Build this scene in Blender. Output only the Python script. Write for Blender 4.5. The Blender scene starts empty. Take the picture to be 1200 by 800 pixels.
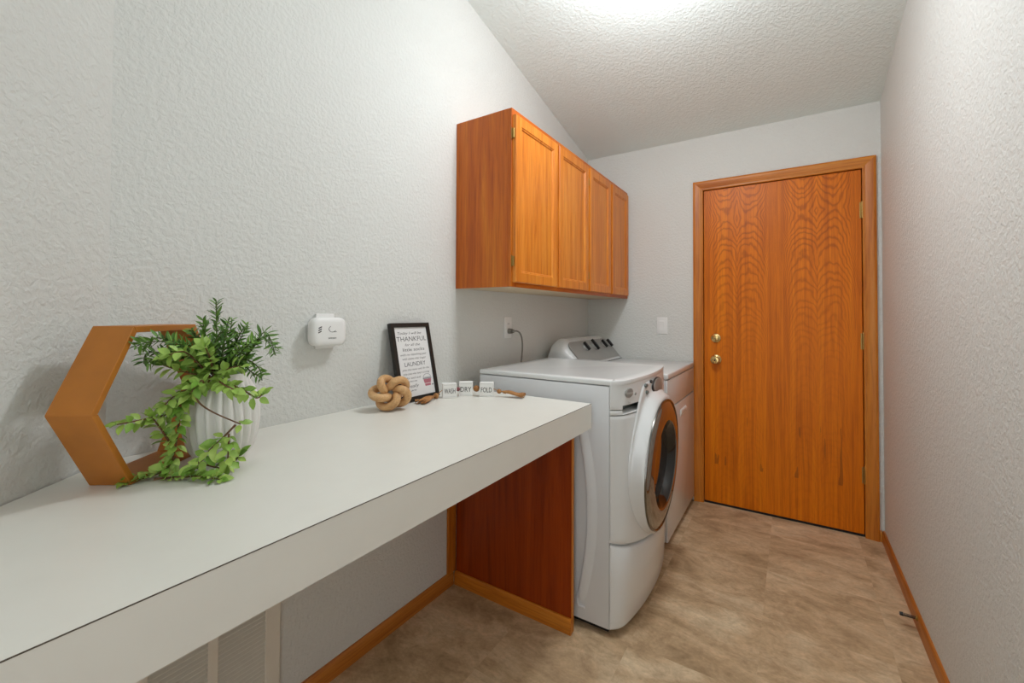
import bpy, bmesh, math, random
from mathutils import Vector, Matrix
random.seed(7)
S = bpy.context.scene
COL = S.collection

# ------------------------------------------------------------------ camera
cam_data = bpy.data.cameras.new('camera')
cam = bpy.data.objects.new('camera', cam_data)
COL.objects.link(cam)
cam_data.sensor_width = 36.0
cam_data.lens = 506.4732 / 1200 * 36.0
cam_data.shift_y = -(400 - 359.94) / 1200
cam_data.clip_start = 0.02
_a, _t, _r = math.radians(32.9431), math.radians(0.9934), math.radians(0.2453)
_fw = Vector((-math.sin(_a) * math.cos(_t), math.cos(_a) * math.cos(_t), math.sin(_t)))
_rt = Vector((math.cos(_a), math.sin(_a), 0))
_up = _rt.cross(_fw)
_rt2 = math.cos(_r) * _rt + math.sin(_r) * _up
_up2 = -math.sin(_r) * _rt + math.cos(_r) * _up
_m = Matrix((_rt2, _up2, -_fw)).transposed().to_4x4()
_m.translation = Vector((1.2991, -3.0664, 1.2141))
cam.matrix_world = _m
S.camera = cam

# ------------------------------------------------------------------ light and exposure
world = bpy.data.worlds.new('world')
S.world = world
world.use_nodes = True
bg = world.node_tree.nodes['Background']
bg.inputs[0].default_value = (0.95, 0.98, 1.0, 1)
bg.inputs[1].default_value = 2.0

lamp = bpy.data.lights.new('ceiling_lamp_light', 'POINT')
lamp.energy = 22
lamp.color = (0.945, 0.96, 1.0)
lamp.shadow_soft_size = 0.075
lamp_o = bpy.data.objects.new('ceiling_lamp_light', lamp)
lamp_o.location = (0.88, -1.53, 2.47)
COL.objects.link(lamp_o)
# second emitter added to the same lamp, to throw more of its light downwards
disc = bpy.data.lights.new('ceiling_lamp_added_disc', 'AREA')
disc.shape = 'DISK'
disc.size = 0.22
disc.energy = 4.8
disc.color = lamp.color
disc_o = bpy.data.objects.new('ceiling_lamp_added_disc', disc)
disc_o.location = (0.88, -1.53, 2.40)
COL.objects.link(disc_o)

S.view_settings.view_transform = 'Standard'
S.view_settings.look = 'None'
S.view_settings.gamma = 1.0
S.view_settings.use_curve_mapping = False
S.view_settings.exposure = 0.0
S.cycles.max_bounces = 12
S.cycles.diffuse_bounces = 8

# ------------------------------------------------------------------ materials
def hexc(h):
    h = h.lstrip('#')
    v = [int(h[i:i + 2], 16) / 255 for i in (0, 2, 4)]
    return tuple((c / 12.92 if c <= .04045 else ((c + .055) / 1.055) ** 2.4) for c in v) + (1,)

class N:
    """small node-graph helper"""
    def __init__(self, name):
        self.m = bpy.data.materials.new(name)
        self.m.use_nodes = True
        self.t = self.m.node_tree
        self.b = self.t.nodes['Principled BSDF']
    def new(self, kind, **kw):
        n = self.t.nodes.new(kind)
        for k, v in kw.items():
            if hasattr(n, k): setattr(n, k, v)
            else: n.inputs[k.replace('_', ' ')].default_value = v
        return n
    def link(self, a, b): self.t.links.new(a, b)
    def coord(self, scale, which='Object', random_offset=False, rot=(0, 0, 0)):
        c = self.new('ShaderNodeTexCoord')
        mp = self.new('ShaderNodeMapping')
        mp.inputs['Scale'].default_value = scale
        mp.inputs['Rotation'].default_value = rot
        src = c.outputs[which]
        if random_offset:
            oi = self.new('ShaderNodeObjectInfo')
            mu = self.new('ShaderNodeMath', operation='MULTIPLY'); mu.inputs[1].default_value = 37.0
            self.link(oi.outputs['Random'], mu.inputs[0])
            ad = self.new('ShaderNodeVectorMath', operation='ADD')
            self.link(src, ad.inputs[0]); self.link(mu.outputs[0], ad.inputs[1])
            src = ad.outputs[0]
        self.link(src, mp.inputs['Vector'])
        return mp.outputs[0]
    def noise(self, vec, scale=1.0, detail=4.0, rough=.55, dist=0.0):
        n = self.new('ShaderNodeTexNoise')
        n.inputs['Scale'].default_value = scale; n.inputs['Detail'].default_value = detail
        n.inputs['Roughness'].default_value = rough; n.inputs['Distortion'].default_value = dist
        if vec is not None: self.link(vec, n.inputs['Vector'])
        return n.outputs[0]
    def ramp(self, fac, stops):
        r = self.new('ShaderNodeValToRGB')
        el = r.color_ramp.elements
        while len(el) < len(stops): el.new(.5)
        for e, (p, c) in zip(el, stops): e.position = p; e.color = c
        self.link(fac, r.inputs[0])
        return r.outputs[0]
    def mix(self, fac, a, b, mode='MIX'):
        n = self.new('ShaderNodeMix', data_type='RGBA', blend_type=mode)
        for s, v in ((n.inputs[0], fac), (n.inputs[6], a), (n.inputs[7], b)):
            if hasattr(v, 'is_linked'): self.link(v, s)
            else: s.default_value = v
        return n.outputs[2]
    def math(self, op, a, b=0.0, c=0.0):
        n = self.new('ShaderNodeMath', operation=op)
        for s, v in zip(n.inputs, (a, b, c)):
            if hasattr(v, 'is_linked'): self.link(v, s)
            else: s.default_value = v
        return n.outputs[0]
    def bump(self, h, strength=.3, dist=.002):
        n = self.new('ShaderNodeBump')
        n.inputs['Strength'].default_value = strength; n.inputs['Distance'].default_value = dist
        self.link(h, n.inputs['Height']); self.link(n.outputs[0], self.b.inputs['Normal'])
    def set(self, **kw):
        for k, v in kw.items():
            s = self.b.inputs[k.replace('_', ' ')]
            if hasattr(v, 'is_linked'): self.link(v, s)
            else: s.default_value = v
        return self

def plain(name, col, rough=.5, metal=0.0, var=.03, **kw):
    """a plain colour with faint procedural unevenness in tone and gloss"""
    g = N(name)
    n = g.noise(g.coord((14, 14, 14)), 1.0, 3)
    c = hexc(col)
    lo = tuple(max(0, x * (1 - var)) for x in c[:3]) + (1,)
    hi = tuple(min(1, x * (1 + var)) for x in c[:3]) + (1,)
    g.set(Base_Color=g.ramp(n, [(.3, lo), (.7, hi)]), Roughness=rough, Metallic=metal)
    for k, v in kw.items(): g.set(**{k: v})
    return g.m

def wall_paint(name, col, strength=.5, scale=75.0, dist=.0035):
    g = N(name)
    v = g.coord((1, 1, 1))
    blob = g.ramp(g.noise(v, scale, 3, .5, .35), [(.40, (0, 0, 0, 1)), (.62, (1, 1, 1, 1))])
    fine = g.noise(v, scale * 2.6, 2, .5)
    h = g.math('ADD', blob, g.math('MULTIPLY', fine, .5))
    g.bump(h, strength, dist)
    t = g.noise(v, 1.6, 3)
    c = hexc(col)
    g.set(Base_Color=g.ramp(t, [(.3, tuple(x * .97 for x in c[:3]) + (1,)), (.7, c)]), Roughness=.62, Specular_IOR_Level=.25)
    return g.m

def oak(name, light, mid, dark, axis='Z', rough=.38, k=1.0, rnd=False):
    """straight-grained oak: long stretched figure, fine pores, slow tone drift"""
    g = N(name)
    def sc(a, l):
        return {'X': (l, a, a), 'Y': (a, l, a), 'Z': (a, a, l)}[axis]
    fig = g.noise(g.coord(sc(16 * k, .9 * k), random_offset=rnd), 1, 4, .6, 1.3)
    pore = g.noise(g.coord(sc(170 * k, 6 * k), random_offset=rnd), 1, 3, .6, .4)
    drift = g.noise(g.coord(sc(3.0, .7), random_offset=rnd), 1, 2)
    base = g.ramp(fig, [(.25, hexc(dark)), (.48, hexc(mid)), (.75, hexc(light))])
    pr = g.ramp(pore, [(.36, (.66, .58, .50, 1)), (.52, (1, 1, 1, 1))])
    c = g.mix(.55, base, pr, 'MULTIPLY')
    dr = g.ramp(drift, [(.3, (.88, .86, .84, 1)), (.7, (1, 1, 1, 1))])
    c = g.mix(.8, c, dr, 'MULTIPLY')
    g.bump(pore, .12, .0008)
    g.set(Base_Color=c, Roughness=rough, Specular_IOR_Level=.4)
    return g.m

def oak_veneer_door(name, leaf=.207):
    """book-matched cathedral figure: mirrored leaves, arches peaking at about 1.85 m; coordinates start at the slab's left edge"""
    g = N(name)
    c = g.new('ShaderNodeTexCoord'); sp = g.new('ShaderNodeSeparateXYZ')
    g.link(c.outputs['Object'], sp.inputs[0])
    x, z = sp.outputs[0], sp.outputs[2]
    warp = g.noise(g.coord((7, 7, 2.6)), 1, 2, .5)
    warp2 = g.noise(g.coord((22, 22, 7)), 1, 3, .55)
    warp3 = g.noise(g.coord((3.0, 3.0, 4.5)), 1, 3, .5)
    u = g.math('PINGPONG', g.math('ADD', x, .009), leaf)          # mirrored leaves
    du = g.math('SUBTRACT', u, .140)
    du = g.math('ADD', du, g.math('MULTIPLY', g.math('SUBTRACT', warp, .5), .06))
    d2 = g.math('MULTIPLY', du, du)
    q = g.math('ADD', g.math('MULTIPLY', d2, 13.0), g.math('MULTIPLY', g.math('MULTIPLY', d2, d2), 1100.0))
    zz = g.math('ABSOLUTE', g.math('SUBTRACT', z, 1.83))
    zz = g.math('MULTIPLY', zz, .9)
    f = g.math('SUBTRACT', q, zz)
    f = g.math('ADD', f, g.math('MULTIPLY', warp2, .075))
    f = g.math('ADD', f, g.math('MULTIPLY', warp3, .22))
    s = g.math('SINE', g.math('MULTIPLY', f, 2 * math.pi / .048))
    s = g.math('MULTIPLY_ADD', s, .5, .5)
    band = g.ramp(s, [(.0, (0, 0, 0, 1)), (.55, (.75, .75, .75, 1)), (1, (1, 1, 1, 1))])
    # the arches fade into plain straight grain low on the slab
    fade = g.new('ShaderNodeMapRange'); g.link(z, fade.inputs[0])
    fade.inputs[1].default_value = .9; fade.inputs[2].default_value = 1.65
    fade.inputs[3].default_value = .12; fade.inputs[4].default_value = .85
    straight = g.noise(g.coord((38, 38, .8)), 1, 4, .6, .8)
    pore = g.noise(g.coord((190, 190, 7)), 1, 3, .6)
    base = g.ramp(straight, [(.28, hexc('#bc6004')), (.55, hexc('#da7604')), (.8, hexc('#e6880a'))])
    fig = g.mix(1.0, base, g.ramp(band, [(0, (.62, .54, .44, 1)), (.5, (.94, .92, .90, 1)), (1, (1.0, 1.0, 1.0, 1))]), 'MULTIPLY')
    col = g.mix(fade.outputs[0], base, fig)
    col = g.mix(.45, col, g.ramp(pore, [(.36, (.68, .6, .5, 1)), (.52, (1, 1, 1, 1))]), 'MULTIPLY')
    # dark mineral streaks near the foot of each leaf
    u2 = g.math('PINGPONG', g.math('ADD', x, .005), .071)
    st = g.noise(g.coord((26, 26, 2.2)), 1, 2, .5)
    near = g.math('MULTIPLY', g.math('LESS_THAN', g.math('ABSOLUTE', g.math('SUBTRACT', z, .42)), .16), g.math('GREATER_THAN', st, .66))
    col = g.mix(g.math('MULTIPLY', near, .45), col, (.10, .035, .008, 1))
    g.bump(pore, .1, .0007)
    g.set(Base_Color=col, Roughness=.40, Specular_IOR_Level=.25)
    return g.m

def vinyl_tile(name):
    g = N(name)
    v = g.coord((2.4, 4.0, 1), random_offset=True, rot=(0, 0, .35))
    big = g.noise(v, 1.0, 6, .68, .9)
    v2 = g.coord((10, 15, 1), random_offset=True, rot=(0, 0, .3))
    mid = g.noise(v2, 1.0, 6, .72, .9)
    v3 = g.coord((75, 95, 1), random_offset=True)
    fine = g.noise(v3, 1.0, 3, .6)
    c = g.ramp(big, [(.30, hexc('#9f8665')), (.5, hexc('#c7ac8a')), (.70, hexc('#e0ccac'))])
    c = g.mix(.85, c, g.ramp(mid, [(.30, (.66, .62, .58, 1)), (.50, (.95, .94, .93, 1)), (.68, (1.16, 1.14, 1.12, 1))]), 'MULTIPLY')
    c = g.mix(.55, c, g.ramp(fine, [(.3, (.80, .78, .75, 1)), (.6, (1.05, 1.05, 1.05, 1))]), 'MULTIPLY')
    g.bump(mid, .10, .001)
    g.set(Base_Color=c, Roughness=g.math('MULTIPLY_ADD', fine, .2, .40), Specular_IOR_Level=.3)
    return g.m

def leaf_mat(name, a, b):
    g = N(name)
    oi = g.new('ShaderNodeObjectInfo')
    n = g.noise(g.coord((90, 90, 90)), 1, 2)
    f = g.math('ADD', g.math('MULTIPLY', oi.outputs['Random'], .75), g.math('MULTIPLY', n, .3))
    g.set(Base_Color=g.ramp(f, [(.1, hexc(a)), (.9, hexc(b))]), Roughness=.45, Subsurface_Weight=.0)
    return g.m

M = {}
M['wall'] = wall_paint('painted_orange_peel_wall', '#d5d6d2', .40, 78, .0032)
M['ceiling'] = wall_paint('knockdown_ceiling', '#e2ecea', .40, 70, .0032)
M['oak'] = oak('honey_oak', '#d47c1c', '#be600e', '#a04606', 'Z')
M['oak_door'] = oak('honey_oak_panel', '#e4983c', '#d67e26', '#bc6418', 'Z', k=1.1, rnd=True)
M['oak_x'] = oak('honey_oak_cross', '#cf8a45', '#bd722e', '#a35a1e', 'X')
M['oak_y'] = oak('honey_oak_long', '#d47c1c', '#be600e', '#a04606', 'Y')
M['trim'] = oak('oak_trim', '#d68e36', '#c87820', '#aa5a10', 'Z')
M['trim_x'] = oak('oak_trim_cross', '#d68e36', '#c87820', '#aa5a10', 'X')
M['trim_y'] = oak('oak_trim_long', '#cc863a', '#ba7026', '#9c5616', 'Y')
M['panel'] = oak('red_oak_panel', '#a64408', '#923604', '#722602', 'Z', rough=.34)
M['door'] = oak_veneer_door('oak_veneer_door')
M['tile'] = vinyl_tile('mottled_vinyl_tile')
M['floor_base'] = plain('floor_adhesive', '#5a4a3a', .9)
M['laminate'] = plain('white_laminate', '#dddbd3', .36, var=.012)
M['laminate_edge'] = plain('laminate_seam', '#4d4336', .6)
M['appliance'] = plain('white_enamel', '#dadcdc', .22, var=.008, Coat_Weight=.3, Coat_Roughness=.08)
M['appliance_side'] = plain('white_painted_steel', '#d2d4d6', .32, var=.008)
M['plastic'] = plain('white_plastic', '#e6e6e4', .38, var=.01)
M['grey_plastic'] = plain('grey_console', '#9a9a96', .42, .35)
M['dark'] = plain('black_plastic', '#0f0f10', .4)
M['rubber'] = plain('gap_shade', '#17130f', .8)  # near-black that stands in for the shade inside gaps
M['pocket'] = plain('grey_pocket', '#6d726f', .45)
M['chrome'] = plain('chrome', '#6f6d69', .2, 1.0)
M['smoke'] = plain('smoked_mirror_door_trim', '#a3a09a', .06, .92, var=.01)
M['gloss_black'] = plain('gloss_black_bowl', '#0c0d0f', .12, Coat_Weight=.6)
g = N('door_bowl_glass'); g.set(Base_Color=(.028, .022, .018, 1), Roughness=.05, IOR=2.6, Coat_Weight=.6, Coat_Roughness=.03); M['bowl_glass'] = g.m
M['brass'] = plain('polished_brass', '#d9bd80', .2, 1.0)
M['hinge_brass'] = plain('aged_brass', '#a98c52', .34, 1.0)
M['vent'] = plain('vent_enamel', '#e2dccf', .45)
M['vent_back'] = plain('vent_duct_shade', '#241d16', .9)  # painted darkness of the opening behind the slats
M['cabinet_under'] = plain('cabinet_underside', '#cdbb9d', .6)
M['hex'] = plain('stained_pine', '#b06c20', .45, var=.10)
M['vase'] = plain('white_ceramic', '#e4e2de', .3, var=.01, Coat_Weight=.2)
M['soil'] = plain('dried_moss', '#3a2f20', .95)
M['leaf_dark'] = leaf_mat('dark_leaf', '#3a6420', '#7aa444')
M['leaf_light'] = leaf_mat('light_leaf', '#6c9c34', '#b6d06a')
M['stem'] = plain('brown_vine', '#6b4a30', .7)
M['stem_green'] = plain('green_stem', '#4c5a2a', .6)
M['knot'] = oak('pale_knot_wood', '#e0bc8c', '#d2a673', '#b68a58', 'X', k=1.6, rough=.5)
M['frame'] = plain('black_frame', '#17140f', .42)
M['paper'] = plain('print_paper', '#dfdedd', .7, var=.008)
M['ink'] = plain('print_ink', '#2c2c30', .8)
M['ink_dark'] = plain('block_ink', '#1d1d1f', .8)
M['pink'] = plain('bucket_pink', '#b06a76', .8)
M['grey_ink'] = plain('bucket_grey', '#8d8f93', .8)
M['block'] = plain('white_block_paint', '#e6e5e2', .55)
M['bead'] = oak('wood_bead', '#b98a58', '#a3713e', '#85562a', 'Z', k=3, rough=.55)
M['jute'] = oak('jute_tassel', '#c99a68', '#b07d4c', '#8a5d34', 'X', k=3, rough=.85)
M['cord'] = plain('grey_cord', '#7b776f', .5)
M['red'] = plain('heart_red', '#7a3a3f', .6)

# ------------------------------------------------------------------ geometry helpers
def nb(): return bmesh.new()

def box(bm, lo, hi, bevel=0.0, seg=2):
    x0, y0, z0 = lo; x1, y1, z1 = hi
    vs = [bm.verts.new(p) for p in ((x0, y0, z0), (x1, y0, z0), (x1, y1, z0), (x0, y1, z0), (x0, y0, z1), (x1, y0, z1), (x1, y1, z1), (x0, y1, z1))]
    fs = [bm.faces.new([vs[i] for i in q]) for q in ((0, 3, 2, 1), (4, 5, 6, 7), (0, 1, 5, 4), (1, 2, 6, 5), (2, 3, 7, 6), (3, 0, 4, 7))]
    if bevel:
        es = list({e for f in fs for e in f.edges})
        bmesh.ops.bevel(bm, geom=es, offset=bevel, segments=seg, profile=.5, affect='EDGES')
    return bm

def prism(bm, poly, d):
    """poly: list of 3-D points (planar), swept along vector d"""
    d = Vector(d)
    a = [bm.verts.new(p) for p in poly]
    b = [bm.verts.new(Vector(p) + d) for p in poly]
    n = len(a)
    fs = [bm.faces.new(a[::-1]), bm.faces.new(b)]
    for i in range(n): fs.append(bm.faces.new((a[i], a[(i + 1) % n], b[(i + 1) % n], b[i])))
    bmesh.ops.recalc_face_normals(bm, faces=fs)
    return fs

def basis(d):
    d = Vector(d).normalized()
    a = Vector((0, 0, 1)) if abs(d.z) < .9 else Vector((1, 0, 0))
    u = d.cross(a).normalized(); v = d.cross(u).normalized()
    return u, v

def cyl(bm, p, q, r, n=16, r2=None, caps=True):
    p, q = Vector(p), Vector(q)
    u, v = basis(q - p); r2 = r if r2 is None else r2
    A = [bm.verts.new(p + (u * math.cos(2 * math.pi * i / n) + v * math.sin(2 * math.pi * i / n)) * r) for i in range(n)]
    B = [bm.verts.new(q + (u * math.cos(2 * math.pi * i / n) + v * math.sin(2 * math.pi * i / n)) * r2) for i in range(n)]
    fs = [bm.faces.new((A[i], A[(i + 1) % n], B[(i + 1) % n], B[i])) for i in range(n)]
    if caps: fs += [bm.faces.new(A[::-1]), bm.faces.new(B)]
    bmesh.ops.recalc_face_normals(bm, faces=fs)
    return bm

def lathe(bm, c, axis, prof, n=32, sx=1.0, cap=False):
    """prof: (distance along axis, radius)"""
    c, axis = Vector(c), Vector(axis).normalized()
    u, v = basis(axis); rings = []
    for h, r in prof:
        rings.append([bm.verts.new(c + axis * h + (u * math.cos(2 * math.pi * i / n) * sx + v * math.sin(2 * math.pi * i / n)) * max(r, 1e-5)) for i in range(n)])
    fs = []
    for a, b in zip(rings, rings[1:]):
        fs += [bm.faces.new((a[i], a[(i + 1) % n], b[(i + 1) % n], b[i])) for i in range(n)]
    if cap: fs += [bm.faces.new(rings[0][::-1]), bm.faces.new(rings[-1])]
    bmesh.ops.recalc_face_normals(bm, faces=fs)
    return bm

def catmull(pts, k=6, closed=False):
    P = [Vector(p) for p in pts]; n = len(P); out = []
    m = n if closed else n - 1
    for i in range(m):
        g = (lambda j: P[j % n]) if closed else (lambda j: P[min(max(j, 0), n - 1)])
        a, b, c, d = g(i - 1), g(i), g(i + 1), g(i + 2)
        for s in range(k):
            t = s / k
            out.append(.5 * ((2 * b) + (c - a) * t + (2 * a - 5 * b + 4 * c - d) * t * t + (3 * b - a - 3 * c + d) * t ** 3))
    if not closed: out.append(P[-1])
    return out

def tube(bm, pts, r, n=8, closed=False, flat=1.0):
    """swept tube; r is a number or a function of 0..1"""
    P = [Vector(p) for p in pts]; m = len(P); rings = []
    u = None
    for i in range(m):
        t = (P[(i + 1) % m] - P[i - 1]) if closed else (P[min(i + 1, m - 1)] - P[max(i - 1, 0)])
        t.normalize()
        if u is None: u = basis(t)[0]
        u = (u - t * u.dot(t)).normalized(); v = t.cross(u)
        rr = r(i / max(1, m - 1)) if callable(r) else r
        rings.append([bm.verts.new(P[i] + (u * math.cos(2 * math.pi * k / n) * flat + v * math.sin(2 * math.pi * k / n)) * rr) for k in range(n)])
    fs = []
    if closed:
        # choose the twist that closes the seam best
        a, b = rings[-1], rings[0]
        off = min(range(n), key=lambda o: sum((a[k].co - b[(k + o) % n].co).length for k in range(n)))
        fs += [bm.faces.new((a[k], a[(k + 1) % n], b[(k + 1 + off) % n], b[(k + off) % n])) for k in range(n)]
    for a, b in zip(rings, rings[1:]):
        fs += [bm.faces.new((a[k], a[(k + 1) % n], b[(k + 1) % n], b[k])) for k in range(n)]
    if not closed: fs += [bm.faces.new(rings[0][::-1]), bm.faces.new(rings[-1])]
    bmesh.ops.recalc_face_normals(bm, faces=fs)
    return bm

def fan(bm, pts):
    return bm.faces.new([bm.verts.new(p) for p in pts])

def base_of(o):
    p = Vector((0, 0, 0))
    while o is not None:
        p += o.location; o = o.parent
    return p

def mesh(name, bm, mat, parent=None, smooth=35, label=None):
    """links bm (given in room coordinates) as ONE mesh object; children are stored relative to their thing"""
    if parent is not None: bmesh.ops.translate(bm, verts=bm.verts, vec=-base_of(parent))
    me = bpy.data.meshes.new(name)
    bm.to_mesh(me); bm.free()
    if smooth:
        me.polygons.foreach_set('use_smooth', [True] * len(me.polygons))
        me.set_sharp_from_angle(angle=math.radians(smooth))
    me.materials.append(M[mat])
    o = bpy.data.objects.new(name, me); COL.objects.link(o)
    o.parent = parent
    if label: o['label'] = label
    return o

def tag(o, label, cat, group=None):
    o['label'] = label; o['category'] = cat
    if group: o['group'] = group
    return o

def thing(name, loc, label, cat, group=None):
    o = bpy.data.objects.new(name, None); COL.objects.link(o)
    o.empty_display_size = .05
    o.location = loc
    return tag(o, label, cat, group)

def struct(o):
    o['kind'] = 'structure'
    return o

def struct_root(name, loc=(0, 0, 0)):
    o = bpy.data.objects.new(name, None); COL.objects.link(o); o.location = loc
    return struct(o)

def text_bm(body, size, origin, xdir, ydir, bm=None, align='LEFT', depth=.0004, space=1.0, shear=0.0, sx=1.0, thin=0.0):
    """flat lettering from the built-in font laid in the plane (xdir, ydir)"""
    cu = bpy.data.curves.new('lettering', 'FONT')
    cu.body = body; cu.size = size; cu.align_x = align; cu.space_character = space; cu.shear = shear
    cu.resolution_u = 3; cu.offset = thin * size
    ob = bpy.data.objects.new('lettering', cu); COL.objects.link(ob)
    me = bpy.data.meshes.new_from_object(ob.evaluated_get(bpy.context.evaluated_depsgraph_get()))
    COL.objects.unlink(ob); bpy.data.objects.remove(ob); bpy.data.curves.remove(cu)
    x, y = Vector(xdir).normalized(), Vector(ydir).normalized(); z = x.cross(y)
    bm = bm or nb()
    vs = [bm.verts.new(Vector(origin) + x * v.co.x * sx + y * v.co.y + z * depth) for v in me.vertices]
    for p in me.polygons:
        try: bm.faces.new([vs[i] for i in p.vertices])
        except ValueError: pass
    bpy.data.meshes.remove(me)
    return bm

# ================================================================== the setting
W, CEIL, SLOPE = 1.7115, 2.3945, .2223
YB = -4.1                                    # the room runs on behind the camera
CY = -2.7426                                 # where the left wall turns
AD = Vector((math.sin(math.radians(41.2)), -math.cos(math.radians(41.2)), 0))
def cz(y): return CEIL - SLOPE * y

def floor_tiles():
    root = struct(mesh('floor', box(nb(), (-.12, YB, -.08), (W + .12, .12, -.004)), 'floor_base', smooth=0))
    P_, gap = .406, .0001
    xs = [1.192 + P_ * k for k in range(-4, 3)]
    ys = [-1.058 + P_ * k for k in range(-10, 4)]
    shared = {}
    for xa in xs:
        for ya in ys:
            x0, x1 = max(xa, 0), min(xa + P_, W); y0, y1 = max(ya, YB), min(ya + P_, .03)
            if x1 - x0 < .01 or y1 - y0 < .01: continue
            key = (round(x1 - x0, 4), round(y1 - y0, 4))
            if key not in shared:
                bm = nb(); box(bm, (gap, gap, -.004), (key[0] - gap, key[1] - gap, 0))
                t = mesh('tile', bm, 'tile', None, smooth=0); t.parent = root
                shared[key] = t.data
            else:
                t = bpy.data.objects.new('tile', shared[key]); COL.objects.link(t); t.parent = root
            t.location = (x0, y0, 0)
floor_tiles()

bm = nb(); prism(bm, [(-.12, YB, cz(YB)), (-.12, .1, cz(.1)), (-.12, .1, cz(.1) + .1), (-.12, YB, cz(YB) + .1)], (W + .24, 0, 0))
struct(mesh('ceiling', bm, 'ceiling', smooth=0))
bm = nb(); prism(bm, [(-.1, CY - .04, 0), (-.1, .1, 0), (-.1, .1, cz(.1)), (-.1, CY - .04, cz(CY - .04))], (.1, 0, 0))
# the far end of the left wall meets the angled wall on its face
struct(mesh('wall_left', bm, 'wall', smooth=0))
e = Vector((0, CY, 0)) + AD * 1.45; nrm = Vector((-AD.y, AD.x, 0)) * -1
bm = nb()
a0 = Vector((0, CY, 0)); b0 = e; a1 = a0 + nrm * .1; b1 = b0 + nrm * .1
lo = [a0, b0, b1, a1]; hi = [Vector((p.x, p.y, cz(p.y))) for p in lo]
vl = [bm.verts.new(p) for p in lo]; vh = [bm.verts.new(p) for p in hi]
bm.faces.new(vl[::-1]); bm.faces.new(vh)
for i in range(4): bm.faces.new((vl[i], vl[(i + 1) % 4], vh[(i + 1) % 4], vh[i]))
bmesh.ops.recalc_face_normals(bm, faces=bm.faces)
struct(mesh('wall_angled', bm, 'wall', smooth=0))
bm = nb(); prism(bm, [(W, YB, 0), (W, .1, 0), (W, .1, cz(.1)), (W, YB, cz(YB))], (.1, 0, 0))
struct(mesh('wall_right', bm, 'wall', smooth=0))
DL, DR, DH, CW = .8109, 1.6302, 2.037, .0599
JT = .016
bm = nb(); prism(bm, [(0, 0, 0), (DL - JT, 0, 0), (DL - JT, 0, DH + JT), (DR + JT, 0, DH + JT), (DR + JT, 0, 0), (W, 0, 0), (W, 0, CEIL), (0, 0, CEIL)], (0, .1, 0))
struct(mesh('wall_back', bm, 'wall', smooth=0))

# ------------------------------------------------------------------ door in the back wall
door = struct_root('door_1', (DL, 0, 0))
door['label'] = 'flat honey oak door with cathedral grain, brass knob and deadbolt'
G = .0035
bm = nb(); box(bm, (DL + G, .004, .014), (DR - G, .046, DH - G), .0015, 1)
slab = mesh('slab', bm, 'door', door, smooth=0)
bm = nb()
box(bm, (DL - JT, 0.0, 0), (DL, .1, DH)); mesh('jamb', bm, 'trim', door, smooth=0)
bm = nb(); box(bm, (DR, 0.0, 0), (DR + JT, .1, DH)); mesh('jamb', bm, 'trim', door, smooth=0)
bm = nb(); box(bm, (DL - JT, 0.0, DH), (DR + JT, .1, DH + JT)); mesh('head_jamb', bm, 'trim_x', door, smooth=0)
bm = nb(); box(bm, (DL, .048, 0), (DL + .012, .1, DH)); box(bm, (DR - .012, .048, 0), (DR, .1, DH)); box(bm, (DL + .012, .048, DH - .012), (DR - .012, .1, DH))
mesh('door_stop_strip', bm, 'trim', door, smooth=0)
bm = nb(); box(bm, (DL, .006, 0), (DR, .1, .010), .002, 1); mesh('threshold', bm, 'rubber', door, smooth=0)  # coloured near-black to paint in the shaded gap under the slab
# moulded casing profile: (distance from the opening edge, projection from the wall)
PROF = [(0, 0), (0, .0085), (.004, .0105), (.012, .0105), (.016, .0125), (.034, .0150), (.047, .0175), (.054, .0175), (CW, .0150), (CW, 0)]
def casing(p0, p1, out0, out1, outdir0, outdir1, mat):
    """sweeps the profile from p0 to p1; outdir is the direction away from the opening at each end (mitred)"""
    bm = nb(); n = len(PROF)
    A = [bm.verts.new(Vector(p0) + Vector(outdir0) * w + Vector((0, -h, 0))) for w, h in PROF]
    B = [bm.verts.new(Vector(p1) + Vector(outdir1) * w + Vector((0, -h, 0))) for w, h in PROF]
    for i in range(n): bm.faces.new((A[i], A[(i + 1) % n], B[(i + 1) % n], B[i]))
    bm.faces.new(A[::-1]); bm.faces.new(B); bmesh.ops.recalc_face_normals(bm, faces=bm.faces)
    return mesh('casing', bm, mat, door, smooth=25)
casing((DL, 0, 0), (DL, 0, DH), 0, 0, (-1, 0, 0), (-1, 0, 1), 'trim')
casing((DR, 0, 0), (DR, 0, DH), 0, 0, (1, 0, 0), (1, 0, 1), 'trim')
casing((DL, 0, DH), (DR, 0, DH), 0, 0, (-1, 0, 1), (1, 0, 1), 'trim_x')
for z in (1.805, 1.075, .338):
    bm = nb()
    for k in range(5):
        za = z - .044 + k * .0178
        cyl(bm, (DR - .001, -.004, za), (DR - .001, -.004, za + .0168), .0058, 12)
    cyl(bm, (DR - .001, -.004, z + .045), (DR - .001, -.004, z + .051), .0045, 10, .002)
    cyl(bm, (DR - .001, -.004, z - .050), (DR - .001, -.004, z - .044), .002, 10, .0045)
    box(bm, (DR - .012, .001, z - .044), (DR - .002, .0042, z + .044))
    mesh('hinge', bm, 'hinge_brass', door)
bm = nb(); lathe(bm, (.885, .0045, 1.069), (0, -1, 0), [(0, .031), (.004, .0315), (.009, .028), (.011, .020), (.013, .0195), (.0145, .017), (.0145, 0)], 36)
dbo = mesh('deadbolt', bm, 'brass', slab)
bm = nb(); box(bm, (.870, -.019, 1.066), (.900, -.009, 1.073), .002, 2); mesh('thumb_turn', bm, 'brass', dbo)
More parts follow.
